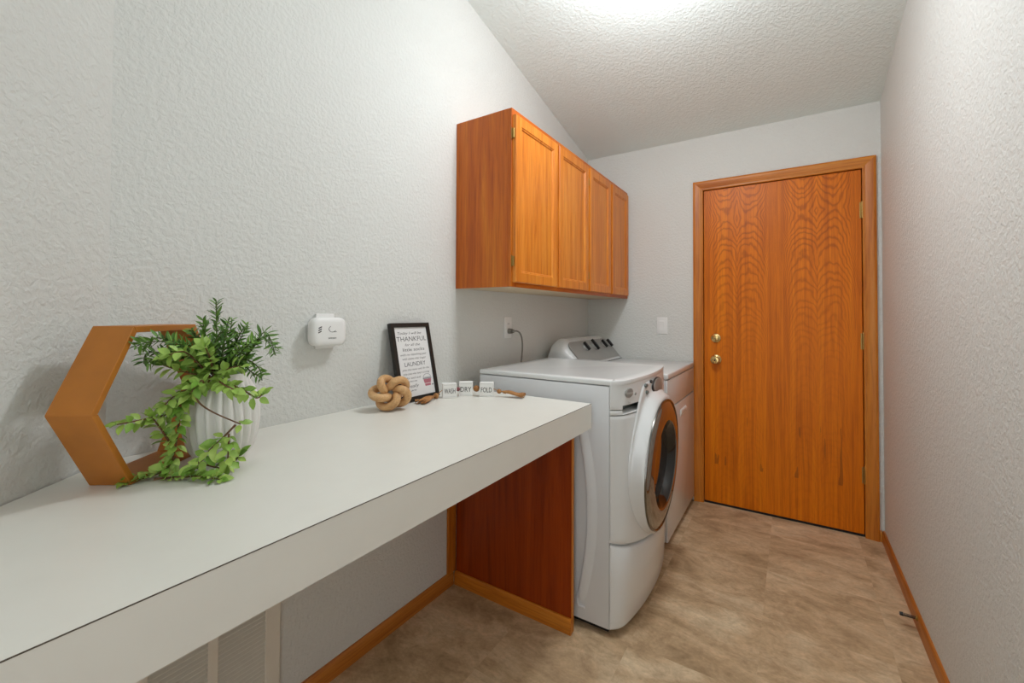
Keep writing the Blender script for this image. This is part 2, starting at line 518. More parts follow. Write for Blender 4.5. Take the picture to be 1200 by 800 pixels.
bm = nb(); lathe(bm, (.885, .0045, .931), (0, -1, 0), [(0, .032), (.004, .0325), (.009, .028), (.012, .016), (.026, .0125), (.032, .016), (.038, .0245), (.046, .0275), (.054, .0265), (.060, .021), (.0615, .012), (.058, .011), (.058, 0)], 36)
kn = mesh('knob', bm, 'brass', slab)
bm = nb(); box(bm, (.8825, .0045 - .0595, .926), (.8875, .0045 - .056, .936), .0008, 1); mesh('keyway', bm, 'dark', kn)

# ------------------------------------------------------------------ baseboards and corner trim
BH, BT = .058, .012
def baseboard(name, p, q, n, mat):
    """rounded-top board along p->q standing proud of the wall along n"""
    p, q, n = Vector(p), Vector(q), Vector(n)
    prof = [(0, 0), (BT, 0), (BT, BH - .012), (BT - .002, BH - .005), (BT - .006, BH), (0, BH)]
    bm = nb(); prism(bm, [p + n * a + Vector((0, 0, b)) for a, b in prof], q - p)
    return struct(mesh(name, bm, mat, smooth=30))
PY0, PY1 = -1.541, -1.523
baseboard('baseboard_left', (0, CY + .02, 0), (0, PY0 - .013, 0), (1, 0, 0), 'trim_y')
baseboard('baseboard_right', (W, YB + .05, 0), (W, -.001, 0), (-1, 0, 0), 'trim_y')
baseboard('baseboard_back', (DR + CW + .001, 0, 0), (W - BT - .0005, 0, 0), (0, -1, 0), 'trim_x')
s0 = Vector((0, CY, 0)) + AD * .025
baseboard('baseboard_angled', s0, Vector((0, CY, 0)) + AD * 1.44, -nrm, 'trim_x')
bm = nb(); box(bm, (.0002, PY0 - .050, BH + .0005), (.0135, PY0 - .0005, .789), .002, 2)
struct(mesh('trim_1', bm, 'trim'))

# ================================================================== worktop and its support panel
KX, KZ, KT, KY = .6639, .8812, .0913, -1.5325
wt = thing('worktop', (KX / 2, -2.3, KZ), 'long white laminate worktop with deep front edge along the left wall', 'worktop')
cl = .0012
ye = CY + AD.y * (KX / AD.x)                 # where the front edge runs into the angled wall
bm = nb(); prism(bm, [(cl, KY, KZ - .036), (KX - .0015, KY, KZ - .036), (KX - .0015, ye + .004, KZ - .036), (cl, CY + .004, KZ - .036)], (0, 0, .036))
mesh('top', bm, 'laminate', wt, smooth=0)
bm = nb(); prism(bm, [(KX - .019, KY, KZ - KT), (KX, KY, KZ - KT), (KX, ye + .006, KZ - KT), (KX - .019, ye + .026, KZ - KT)], (0, 0, KT - .0368))
box(bm, (KX - .0015, ye + .006, KZ - .0368), (KX, KY, KZ - .0010))
mesh('front_edge', bm, 'laminate', wt, smooth=0)
bm = nb(); box(bm, (KX - .0016, ye + .006, KZ - .0011), (KX + .0002, KY, KZ - .0001)); mesh('edge_seam', bm, 'laminate_edge', wt, smooth=0, label='thin dark seam along front edge')
bm = nb(); box(bm, (.60, KY - .019, KZ - KT), (KX - .0195, KY, KZ - .0368)); mesh('end_return', bm, 'laminate', wt, smooth=0)

pn = thing('support_panel', (.3, -1.532, 0), 'red-brown oak panel standing under the worktop end beside the washer', 'panel')
bm = nb(); box(bm, (.0145, PY0, .002), (.5855, PY1, .8430), .0008, 1); mesh('board', bm, 'panel', pn, smooth=0)
bm = nb(); box(bm, (.5856, PY0 - .0004, .002), (.5885, PY1, .7885), .0008, 1); mesh('edge_band', bm, 'trim', pn, smooth=0, label='pale oak front edge strip')
bm = nb(); prism(bm, [(.0145, PY0 - .0004, .0), (.0145, PY0 - BT, 0), (.0145, PY0 - BT, BH - .010), (.0145, PY0 - BT + .003, BH - .003), (.0145, PY0 - .006, BH), (.0145, PY0 - .0004, BH)], (.5855 - .0145 + .003, 0, 0))
mesh('base_trim', bm, 'trim_x', pn, smooth=30)

# ================================================================== wall cabinet
CD, CB, CT, CYe = .3049, 1.3335, 2.0952, -1.540
cab = thing('wall_cabinet', (CD / 2, CYe / 2, CB), 'honey oak wall cabinet with four recessed-panel doors above the washer', 'cabinet')
bm = nb(); box(bm, (.001, CYe, CB), (CD - .019, CYe + .013, CT)); mesh('end_panel', bm, 'oak', cab, smooth=0)
bm = nb(); box(bm, (.001, -.016, CB), (CD - .019, -.003, CT)); mesh('end_panel', bm, 'oak', cab, smooth=0)
bm = nb(); box(bm, (.001, CYe + .0132, CB + .001), (CD - .0192, -.0162, CB + .013)); mesh('bottom_panel', bm, 'cabinet_under', cab, smooth=0, label='pale unfinished underside')
bm = nb(); box(bm, (.001, CYe + .0132, CT - .012), (CD - .0192, -.0162, CT - .001)); mesh('top_panel', bm, 'oak_y', cab, smooth=0)
bm = nb(); box(bm, (.001, CYe + .0132, CB + .0245), (.006, -.0162, CT - .0125)); mesh('back_panel', bm, 'oak', cab, smooth=0)
# face frame: rails and stiles
fx0, fx1 = CD - .0188, CD
stiles = [(CYe, CYe + .040), (-1.160, -1.115), (-.785, -.705), (-.405, -.350), (-.043, -.003)]
for a, b in stiles:
    bm = nb(); box(bm, (fx0, a, CB), (fx1, b, CT), .0008, 1); mesh('face_stile', bm, 'oak', cab, smooth=0)
for z0, z1 in ((CB + .0002, CB + .038), (CT - .045, CT - .0002)):
    for (a, b), (c, d) in zip(stiles, stiles[1:]):
        bm = nb(); box(bm, (fx0, b + .0003, z0), (fx1 - .0003, c - .0003, z1)); mesh('face_rail', bm, 'oak_y', cab, smooth=0)
doors = [(-1.5335, -1.146, 0), (-1.127, -.757, 1), (-.730, -.395, 0), (-.362, -.040, 1)]
DZ0, DZ1, DX0, DX1 = 1.352, 2.066, CD + .0008, CD + .020
FW = .052
for a, b, side in doors:
    bm = nb()
    # frame: outer bevelled ring with a sloped inner moulding down to the recessed panel
    def ring(x, i, z0=DZ0, z1=DZ1): return [(x, a + i, z0 + i), (x, b - i, z0 + i), (x, b - i, z1 - i), (x, a + i, z1 - i)]
    rings = [ring(DX0, 0), ring(DX1 - .003, 0), ring(DX1, .003), ring(DX1, FW - .010), ring(DX1 - .003, FW - .008), ring(DX1 - .004, FW - .003), ring(DX1 - .0085, FW)]
    V_ = [[bm.verts.new(p) for p in r] for r in rings]
    for r0, r1 in zip(V_, V_[1:]):
        for i in range(4): bm.faces.new((r0[i], r0[(i + 1) % 4], r1[(i + 1) % 4], r1[i]))
    for i in range(4): bm.faces.new((V_[0][i], V_[-1][i], V_[-1][(i + 1) % 4], V_[0][(i + 1) % 4]))
    bmesh.ops.recalc_face_normals(bm, faces=bm.faces)
    d = mesh('door', bm, 'oak_door', cab, smooth=0)
    bm = nb(); box(bm, (DX0 + .002, a + FW - .004, DZ0 + FW - .004), (DX1 - .0085, b - FW + .004, DZ1 - FW + .004)); mesh('panel', bm, 'oak_door', d, smooth=0)
    hy = a - .0006 if side == 0 else b + .0006
    sg = -1 if side == 0 else 1
    for hz in (1.985, 1.442):
        bm = nb(); box(bm, (CD + .0003, min(hy, hy + sg * .009), hz - .024), (CD + .0022, max(hy, hy + sg * .009), hz + .024), .0005, 1)
        cyl(bm, (CD + .010, hy + sg * .0035, hz - .02), (CD + .010, hy + sg * .0035, hz + .02), .0034, 10)
        box(bm, (CD + .0022, hy + sg * .0035 - .0014, hz - .02), (CD + .0105, hy + sg * .0035 + .0014, hz + .02))
        mesh('hinge', bm, 'hinge_brass', d)

# ================================================================== front-loading washer
WX0, WX1, WY0, WY1 = .10, .715, -1.485, -.800
WYC, WHW = (WY0 + WY1) / 2, (WY1 - WY0) / 2
washer = thing('washing_machine', (.42, WYC, 0), 'white front-loading washer with round glass door beside the worktop', 'washer')
def bul(z):
    t = max(0, min(1, z / .95))
    return .035 + .027 * math.sin(math.pi * t)
def xf(y, z):
    s = max(-1, min(1, (y - WYC) / WHW))
    return WX1 + .0385 * (1 - abs(s) ** 20) + bul(z) * (1 - s * s)
def loft_front(bm, ya, yb, levels, n=44, xb=WX1 + .0015):
    """levels: (z or function of y, inset from the bulged face)"""
    ys = [ya + (yb - ya) * (.5 - .5 * math.cos(math.pi * i / n)) if (yb - ya) > .3 else ya + (yb - ya) * i / n for i in range(n + 1)]
    rows = []
    for zl, ins in levels:
        row = []
        for y in ys:
            z = zl(y) if callable(zl) else zl
            row.append(Vector((max(xb + .001, xf(y, z) - ins), y, z)))
        z = zl(ya) if callable(zl) else zl
        row.insert(0, Vector((xb, ya, row[0].z))); row.append(Vector((xb, yb, row[-1].z)))
        rows.append([bm.verts.new(p) for p in row])
    m = len(rows[0]); fs = []
    for r0, r1 in zip(rows, rows[1:]):
        for i in range(m): fs.append(bm.faces.new((r0[i], r0[(i + 1) % m], r1[(i + 1) % m], r1[i])))
    fs += [bm.faces.new(rows[0][::-1]), bm.faces.new(rows[-1])]
    bmesh.ops.recalc_face_normals(bm, faces=fs)
def seam(y):
    s = (y - WYC) / WHW
    return .350 - .050 * (1 - s * s)
bm = nb(); box(bm, (WX0, WY0, .030), (WX1, WY1, .9425), .004, 2); body = mesh('body', bm, 'appliance_side', washer)
# pressed crescent rib in the left side panel
bm = nb(); L = 30; rows = []
for i in range(L + 1):
    t = i / L; z = .100 + t * .70
    bow = math.sin(math.pi * min(1, max(0, (z - .02) / .86))) ** 1.0
    xl = .566 + .062 * bow; xr = .600 + .070 * bow
    h = .0120 * min(1, min(t, 1 - t) / .03 + .02)
    rows.append([bm.verts.new(p) for p in ((xl, WY0 + .0006, z), (xl + .005, WY0 - h, z), (xl + .014, WY0 - h, z), (xr - .012, WY0 - h * .45, z), (xr, WY0 + .0006, z))])
for r0, r1 in zip(rows, rows[1:]):
    for k in range(4): bm.faces.new((r0[k], r0[k + 1], r1[k + 1], r1[k]))
bmesh.ops.recalc_face_normals(bm, faces=bm.faces)
rl = []
for i in range(L + 1):
    z = .100 + .70 * (1 - i / L); bow = math.sin(math.pi * min(1, max(0, (z - .02) / .86)))
    rl.append((.566 + .062 * bow + .004, WY0 - .0035, z))
xb_ = rl[-1][0]
rl += [(xb_ + .001, WY0 - .0035, .090), (xb_ + .006, WY0 - .0035, .083), (xb_ + .014, WY0 - .0035, .081), (xb_ + .030, WY0 - .0030, .083)]
tube(bm, rl, .0062, 8)
mesh('side_rib', bm, 'appliance_side', body, smooth=60)
# lid
bm = nb(); n = 40
def lid_outline(ins):
    pts = [(WX0 + ins, WY1 - .002 - ins), (WX0 + ins, WY0 + .001 + ins)]
    for i in range(n + 1):
        y = WY0 + .001 + ins + (WY1 - WY0 - .003 - 2 * ins) * (.5 - .5 * math.cos(math.pi * i / n))
        s = max(-1, min(1, (y - WYC) / WHW))
        pts.append((WX1 + .0385 * (1 - abs(s) ** 24) + .035 * (1 - s * s) + .0004 - ins, y))
    return pts
levels = [(.9468, .0004), (.9485, 0), (.960, 0), (.9640, .0012), (.9655, .004), (.9655, .050), (.9642, .064)]
R_ = [[bm.verts.new((x, y, z)) for x, y in lid_outline(i)] for z, i in levels]
m_ = len(R_[0])
for r0, r1 in zip(R_, R_[1:]):
    for i in range(m_): bm.faces.new((r0[i], r0[(i + 1) % m_], r1[(i + 1) % m_], r1[i]))
bm.faces.new(R_[0][::-1]); bm.faces.new(R_[-1]); bmesh.ops.recalc_face_normals(bm, faces=bm.faces)
mesh('lid', bm, 'appliance', washer, smooth=40)
DCY, DCZ, DCX, TILT = -1.147, .582, .829, .036
bm = nb(); loft_front(bm, WY0 + .002, WY1 - .002, [(lambda y: seam(y) + .006, .006), (lambda y: seam(y) + .012, .0)] + [(.372 + .02 * k, 0) for k in range(23)] + [(.826, 0), (.831, .004)], 64)
# opening behind the round door
bmesh.ops.delete(bm, geom=[f for f in bm.faces if f.normal.x > .5 and (f.calc_center_median().y - DCY) ** 2 + (f.calc_center_median().z - DCZ) ** 2 < .205 ** 2], context='FACES')
mesh('front_panel', bm, 'appliance', washer, smooth=40)
HY0, HY1 = -1.452, -1.236
bm = nb()
loft_front(bm, WY0 + .002, HY0, [(.8345, .003), (.837, 0), (.849, 0), (.8515, .003)], 14)
loft_front(bm, HY1, WY1 - .002, [(.8345, .003), (.837, 0), (.849, 0), (.8515, .003)], 30)
loft_front(bm, HY0 - .001, HY1 + .001, [(.8345, .003), (.836, .000), (.8385, .002), (.843, .018)], 20)
dr_ = mesh('dispenser_drawer', bm, 'appliance', washer, smooth=40)
bm = nb()
loft_front(bm, WY0 + .002, WY1 - .002, [(.870, 0), (.90, 0), (.93, 0), (.9466, .0)])
loft_front(bm, WY0 + .002, HY0, [(.8545, .003), (.857, 0), (.8702, 0)], 14)
loft_front(bm, HY1, WY1 - .002, [(.8545, .003), (.857, 0), (.8702, 0)], 30)
con = mesh('control_panel', bm, 'appliance', washer, smooth=40)
bm = nb()
rows = []
for i in range(21):
    y = HY0 + (HY1 - HY0) * i / 20; d = .034 * min(1, 8 * min(i, 20 - i) / 20 + .15)
    rows.append([bm.verts.new((xf(y, .85) - .004 - d * 0, y, .8700)), bm.verts.new((xf(y, .85) - .006 - d, y, .866)), bm.verts.new((xf(y, .85) - .006 - d, y, .842)), bm.verts.new((xf(y, .85) - .012, y, .8405))])
for r0, r1 in zip(rows, rows[1:]):
    for k in range(3): bm.faces.new((r0[k], r0[k + 1], r1[k + 1], r1[k]))
bmesh.ops.recalc_face_normals(bm, faces=bm.faces)
mesh('drawer_handle_recess', bm, 'pocket', dr_, smooth=40, label='grey finger recess of the dispenser drawer')
# maker badge, indicator and lettering on the console
def on_front(y, z, off=.0008): return Vector((xf(y, z) + off, y, z))
def front_frame(y, z):
    p = on_front(y, z); ty = (on_front(y + .01, z) - on_front(y - .01, z)).normalized()
    nx = ty.cross(Vector((0, 0, 1))).normalized(); return p, ty, Vector((0, 0, 1)), nx
p, ty, tz, nx = front_frame(-1.412, .914)
bm = nb(); lathe(bm, p - nx * .002, nx, [(0, .030), (.003, .030), (.0045, .027), (.0045, 0)], 32)
for v in bm.verts: v.co.z = p.z + (v.co.z - p.z) * .62
bd = mesh('badge', bm, 'grey_plastic', con, label='oval grey maker badge')
mesh('lettering', text_bm('Whirlpool', .0125, p + nx * .0028 - tz * .004, ty, tz, align='CENTER', shear=.25), 'paper', bd, smooth=0)
p, ty, tz, nx = front_frame(-1.362, .904)
bm = nb(); cyl(bm, p - nx * .001, p + nx * .002, .0052, 14); mesh('indicator', bm, 'grey_plastic', con)
p, ty, tz, nx = front_frame(-1.415, .8745)
mesh('lettering', text_bm('Duet', .010, p + nx * .0004, ty, tz, align='CENTER', shear=.2), 'grey_plastic', con, smooth=0)
# raised surround that holds the door and the cycle controls
def plane_x(z): return DCX + TILT * (z - DCZ)
OUT = [(0, .352), (22, .372), (34, .342), (48, .312), (66, .293), (85, .284), (180, .284)]
def ro(phi):
    phi = abs(phi)
    for (a, ra), (b, rb) in zip(OUT, OUT[1:]):
        if phi <= b:
            t = (phi - a) / (b - a); return ra + (rb - ra) * t
    return .29
bm = nb(); NA, NR = 96, 14; rows = []
for i in range(NA):
    phi = -180 + 360 * i / NA; f = math.radians(phi); r1 = ro(phi); row = []
    for k in range(NR + 1):
        t = k / NR
        r = .268 + (r1 - .268) * t
        y = DCY + math.sin(f) * r; z = min(DCZ + math.cos(f) * r, .9445)
        y = max(WY0 + .004, min(WY1 - .004, y))
        xs_ = xf(y, z)
        outer = xs_ + .0055
        w = max(0, min(1, 1 - (r - .268 - .007) / (.008 + max(0, r1 - .284) * .5))); w = w * w * (3 - 2 * w)
        x = outer * (1 - w) + plane_x(z) * w
        if k == NR: x = xs_ + .0004
        if k == NR - 1: r_ = r1 - .004
        row.append(bm.verts.new((x, y, z)))
    rows.append(row)
for i in range(NA):
    r0, r1 = rows[i], rows[(i + 1) % NA]
    for k in range(NR): bm.faces.new((r0[k], r0[k + 1], r1[k + 1], r1[k]))
bmesh.ops.recalc_face_normals(bm, faces=bm.faces)
sur = mesh('door_surround', bm, 'appliance', washer, smooth=50)
ax = Vector((1, 0, -TILT)).normalized(); c0 = Vector((DCX, DCY, DCZ))
bm = nb(); lathe(bm, c0, ax, [(-.012, .2725), (.004, .2725), (.007, .271), (.007, .267), (.003, .262)], 72); dring = mesh('door_ring', bm, 'chrome', washer, label='thin chrome ring around the door')
bm = nb(); lathe(bm, c0, ax, [(.004, .2635), (.007, .262), (.0125, .232), (.0165, .200), (.017, .186), (.014, .182)], 72); mesh('door_face', bm, 'smoke', dring, smooth=60, label='mirror-like smoked door face')
bm = nb(); lathe(bm, c0, ax, [(.014, .182), (.004, .174), (-.020, .166)], 72); mesh('door_bowl', bm, 'gloss_black', dring, smooth=60, label='glossy black wall of the door bowl')
bm = nb(); lathe(bm, c0, ax, [(-.020, .166), (-.0175, .10), (-.0165, .0)], 72); mesh('door_glass', bm, 'bowl_glass', dring, smooth=60)
def oval(cy_, cz_, a, b, th, off):
    bm = nb(); N_ = 28; A = []; B = []; C = []
    for i in range(N_):
        t = 2 * math.pi * i / N_; y = cy_ + math.cos(t) * a; z = cz_ + math.sin(t) * b
        A.append(bm.verts.new((xf(y, z) + off - .003, y, z))); B.append(bm.verts.new((xf(y, z) + off + th * .7, y, z)))
        y = cy_ + math.cos(t) * a * .86; z = cz_ + math.sin(t) * b * .86
        C.append(bm.verts.new((xf(y, z) + off + th, y, z)))
    for r0, r1 in ((A, B), (B, C)):
        for i in range(N_): bm.faces.new((r0[i], r0[(i + 1) % N_], r1[(i + 1) % N_], r1[i]))
    bm.faces.new(A[::-1]); bm.faces.new(C); bmesh.ops.recalc_face_normals(bm, faces=bm.faces)
    return bm
mesh('button', oval(-1.268, .926, .014, .0085, .004, .008), 'pocket', sur)
mesh('button', oval(-1.262, .897, .011, .008, .004, .008), 'pocket', sur)
mesh('button', oval(-1.205, .935, .010, .007, .004, .008), 'dark', sur)
dial = mesh('dial_bezel', oval(-1.115, .905, .082, .037, .003, .008), 'dark', sur, label='dark oval bezel of the cycle dial')
mesh('dial_face', oval(-1.113, .907, .072, .032, .0062, .008), 'grey_plastic', dial, label='silver oval cycle dial')
bm = nb(); loft_front(bm, WY0 + .003, WY1 - .003, [(.031, .010), (.036, .003), (.044, 0), (.12, 0), (.2, 0), (lambda y: seam(y) - .012, 0), (lambda y: seam(y) - .006, .004), (lambda y: seam(y) - .003, .010)])
mesh('lower_panel', bm, 'appliance', washer, smooth=40)
for fx_, fy_ in ((.16, WY0 + .06), (.16, WY1 - .06), (.68, WY0 + .06), (.68, WY1 - .06)):
    bm = nb(); cyl(bm, (fx_, fy_, 0), (fx_, fy_, .032), .022, 14); mesh('foot', bm, 'dark', washer)
bm = nb(); box(bm, (WX0 + .03, WY0 + .018, .010), (WX1 - .01, WY1 - .018, .0305)); mesh('foot_gap_shade', bm, 'rubber', washer, smooth=0)  # dark slab added in the foot gap, painting the shade under the washer

# ================================================================== dryer with rear console
EX0, EX1, EY0, EY1 = .030, .752, -.735, -.014
dryer = thing('clothes_dryer', (.39, (EY0 + EY1) / 2, 0), 'white dryer with grey four-knob rear console beside the oak door', 'dryer')
bm = nb(); box(bm, (EX0, EY0, .034), (EX1 - .012, EY1, .874), .004, 2); mesh('body', bm, 'appliance_side', dryer)
bm = nb(); box(bm, (EX0, EY0 - .001, .8765), (EX1 + .004, EY1 + .001, .909), .009, 4); mesh('lid', bm, 'appliance', dryer)
bm = nb(); box(bm, (EX1 - .0118, EY0 + .001, .722), (EX1 + .001, EY1 - .001, .8735), .004, 2); mesh('upper_panel', bm, 'appliance', dryer)
bm = nb(); box(bm, (EX1 - .0118, EY0 + .001, .036), (EX1 + .002, EY1 - .001, .716), .005, 2); fd = mesh('drum_door', bm, 'appliance', dryer)
# recessed scoop handle on the door
bm = nb(); yc = -.36
box(bm, (EX1 + .0022, yc - .075, .630), (EX1 + .0045, yc + .075, .672), .001, 1)
hd = mesh('door_handle', bm, 'plastic', fd)
bm = nb(); prism(bm, [(EX1 + .0046, yc - .07, .640), (EX1 + .0046, yc - .07, .668), (EX1 + .010, yc - .07, .667), (EX1 + .011, yc - .07, .660), (EX1 + .008, yc - .07, .644)], (0, .14, 0)); mesh('grip', bm, 'plastic', hd, smooth=30)
bm = nb(); box(bm, (EX0 + .03, EY0 + .02, .010), (EX1 - .03, EY1 - .02, .0345)); mesh('foot_gap_shade', bm, 'rubber', dryer, smooth=0)  # dark slab added in the foot gap, painting the shade under the dryer
for fx_, fy_ in ((.08, EY0 + .06), (.08, EY1 - .06), (.70, EY0 + .06), (.70, EY1 - .06)):
    bm = nb(); cyl(bm, (fx_, fy_, 0), (fx_, fy_, .036), .02, 14); mesh('foot', bm, 'dark', dryer)
# console: a loaf with rounded ends, leaning face
CPROF = [(.045, .9095), (.045, 1.00), (.060, 1.050), (.090, 1.070), (.130, 1.066), (.148, 1.050), (.262, .920), (.264, .9095)]
KY0, KY1 = EY0 + .010, EY1 - .004
bm = nb(); rows = []
def hfac(y):
    t = min(y - KY0, KY1 - y) / .085
    return 1 if t >= 1 else max(.0, math.sqrt(max(0, 1 - (1 - t) ** 2)))
ysl = [KY0 + (KY1 - KY0) * (.5 - .5 * math.cos(math.pi * i / 48)) for i in range(49)]
for y in ysl:
    h = .45 + .55 * hfac(y)
    rows.append([bm.verts.new((x if k not in (3, 4, 5) else .10 + (x - .10), y, .9095 + (z - .9095) * h)) for k, (x, z) in enumerate(CPROF)])
for r0, r1 in zip(rows, rows[1:]):
    for k in range(len(CPROF)): bm.faces.new((r0[k], r0[(k + 1) % len(CPROF)], r1[(k + 1) % len(CPROF)], r1[k]))
bm.faces.new(rows[0]); bm.faces.new(rows[-1][::-1]); bmesh.ops.recalc_face_normals(bm, faces=bm.faces)
cons = mesh('console', bm, 'appliance', dryer, smooth=45)
# grey fascia on the leaning face
Fa, Fb = Vector((.262, 0, .920)), Vector((.148, 0, 1.050))
fdir = (Fb - Fa).normalized(); fn = Vector((fdir.z, 0, -fdir.x))
def face_pt(y, t, off): return Fa + (Fb - Fa) * t + Vector((0, y, 0)) + fn * off
bm = nb(); out = []
ya, yb = KY0 + .030, KY1 - .020
out += [(ya, .02), (yb, .02)]
for i in range(9):
    a = math.pi / 2 * i / 8; out.append((yb - .060 + .060 * math.cos(a), .70 + .27 * math.sin(a)))
for i in range(9):
    a = math.pi / 2 * i / 8; out.append((ya + .060 - .060 * math.sin(a), .70 + .27 * math.cos(a)))
A = [bm.verts.new(face_pt(y, t, -.004)) for y, t in out]; B = [bm.verts.new(face_pt(y, t, .0022)) for y, t in out]
for i in range(len(A)): bm.faces.new((A[i], A[(i + 1) % len(A)], B[(i + 1) % len(A)], B[i]))
bm.faces.new(B); bm.faces.new(A[::-1]); bmesh.ops.recalc_face_normals(bm, faces=bm.faces)
fas = mesh('fascia', bm, 'grey_plastic', cons, smooth=0, label='grey control fascia')
for y, t, r, hl in ((-.490, .66, .026, .030), (-.342, .68, .034, .040), (-.178, .66, .026, .030), (-.080, .66, .026, .030)):
    c = face_pt(y, t, .0022); bm = nb()
    lathe(bm, c, fn, [(0, r), (.006, r), (.009, r * .9), (.010, 0)], 24); k_ = mesh('knob', bm, 'grey_plastic', fas)
    bm = nb(); a = fdir * hl; w = Vector((0, .0085, 0))
    prism(bm, [c + fn * .009 - a - w * .7, c + fn * .009 - a + w * .7, c + fn * .009 + w * 1.25, c + fn * .009 + a + w * .7, c + fn * .009 + a - w * .7, c + fn * .009 - w * 1.25], fn * .016)
    mesh('knob_grip', bm, 'dark', k_, smooth=0, label='black grip bar')
bm = nb(); box(bm, (.266, KY0 + .02, .9085), (.272, KY1 - .01, .9105)); mesh('console_gap', bm, 'rubber', dryer, smooth=0)  # dark strip painting the shade of the gap line at the console foot

# ================================================================== wall fittings
def plate_y(bm, xw, yc, zc, w=.070, h=.114, t=.006):       # cover plate on the left wall
    box(bm, (xw + .0003, yc - w / 2, zc - h / 2), (xw + t, yc + w / 2, zc + h / 2), .0022, 2)
out = thing('wall_outlet', (0, -1.107, 1.145), 'white wall outlet above the washer with a grey plug in it', 'outlet')
bm = nb(); plate_y(bm, 0, -1.107, 1.145); op = mesh('cover_plate', bm, 'plastic', out)
for z in (1.1645, 1.1255):
    bm = nb(); box(bm, (.0061, -1.124, z - .0145), (.0075, -1.090, z + .0145), .0008, 1); r_ = mesh('receptacle', bm, 'plastic', op)
    if z > 1.15:
        bm = nb(); box(bm, (.0076, -1.1145, z - .004), (.0079, -1.1125, z + .006)); box(bm, (.0076, -1.1015, z - .004), (.0079, -1.0995, z + .006)); mesh('slot', bm, 'dark', op, smooth=0)
cordt = thing('power_cord', (.03, -1.095, .85), 'grey power cord curving from the outlet down behind the washer', 'cord')
bm = nb(); cyl(bm, (.0078, -1.107, 1.1255), (.030, -1.104, 1.1255), .0150, 18, .0125); cyl(bm, (.030, -1.104, 1.1255), (.040, -1.098, 1.1255), .0115, 18, .0075); mesh('plug', bm, 'cord', cordt)
bm = nb(); tube(bm, catmull([(.040, -1.098, 1.1255), (.052, -1.088, 1.126), (.062, -1.074, 1.112), (.066, -1.062, 1.080), (.066, -1.058, 1.030), (.062, -1.060, .970), (.058, -1.064, .900), (.055, -1.07, .60), (.055, -1.08, .15)], 8), .0042, 10); mesh('cable', bm, 'cord', cordt, smooth=80)

sw = thing('light_switch', (.547, 0, 1.144), 'white light switch on the back wall between cabinet and door', 'switch')
bm = nb(); box(bm, (.512, -.006, 1.087), (.582, -.0003, 1.201), .0022, 2); sp_ = mesh('cover_plate', bm, 'plastic', sw)
bm = nb(); prism(bm, [(.531, -.0062, 1.112), (.531, -.0062, 1.176), (.531, -.0105, 1.174), (.531, -.0078, 1.144), (.531, -.0072, 1.113)], (.032, 0, 0)); mesh('rocker', bm, 'plastic', sp_, smooth=30)

o2 = thing('wall_outlet', (0, -2.205, 1.158), 'white wall outlet plate half hidden behind the plug-in alarm', 'outlet')
bm = nb(); plate_y(bm, 0, -2.205, 1.158, .066, .114, .0085); mesh('cover_plate', bm, 'plastic', o2)
det = thing('plug_in_alarm', (.03, -2.217, 1.156), 'white rounded plug-in alarm on the left wall above the worktop', 'alarm')
bm = nb()
def rrect(x, hw, hh, r, bow=.004, n=6):
    pts = []
    for cx_, cz_, a0_ in ((hw - r, hh - r, 0), (-hw + r, hh - r, 90), (-hw + r, -hh + r, 180), (hw - r, -hh + r, 270)):
        for i in range(n + 1):
            a = math.radians(a0_ + 90 * i / n); yy = cx_ + r * math.cos(a); zz = cz_ + r * math.sin(a)
            zz += (1 if zz > 0 else -1) * bow * (1 - (yy / hw) ** 2)
            pts.append((x, -2.214 + yy, 1.157 + zz))
    return pts
R_ = [[bm.verts.new(p) for p in rrect(*a)] for a in ((.0088, .053, .036, .018), (.018, .058, .042, .019), (.036, .0600, .0440, .020), (.046, .0585, .0425, .019), (.0505, .053, .037, .017), (.052, .042, .027, .014))]
for r0, r1 in zip(R_, R_[1:]):
    for i in range(len(r0)): bm.faces.new((r0[i], r0[(i + 1) % len(r0)], r1[(i + 1) % len(r0)], r1[i]))
bm.faces.new(R_[0][::-1]); bm.faces.new(R_[-1]); bmesh.ops.recalc_face_normals(bm, faces=bm.faces)
db = mesh('casing', bm, 'plastic', det, smooth=50)
# printed marks on the face: slanted bars, a small open ring with a dash, a word-long smudge of tiny type
bm = nb()
for k in range(3):
    y, z = -2.252 + k * .0005, 1.153 + k * .007
    prism(bm, [(.0515, y - .006, z), (.0515, y + .005, z + .005), (.0515, y + .005, z + .0085), (.0515, y - .006, z + .0035)], (.0008, 0, 0))
mesh('warning_bars', bm, 'ink_dark', db, smooth=0, label='three black slanted bars')
bm = nb(); arc = [(.0522, -2.208 + .013 * math.cos(math.radians(a)), 1.166 + .010 * math.sin(math.radians(a))) for a in range(120, 331, 15)]
tube(bm, arc, .0007, 5); box(bm, (.0519, -2.207, 1.1555), (.0526, -2.193, 1.157)); mesh('test_mark', bm, 'ink', db, smooth=0, label='thin open ring mark')
bm = nb(); yy = -2.222
for w in (.0022, .0012, .0020, .0009, .0024, .0014, .0019, .0021, .0011, .0023, .0016):
    box(bm, (.0505, yy, 1.134), (.0520, yy + w, 1.1385)); yy += w + .0009
mesh('fine_print', bm, 'ink', db, smooth=0)

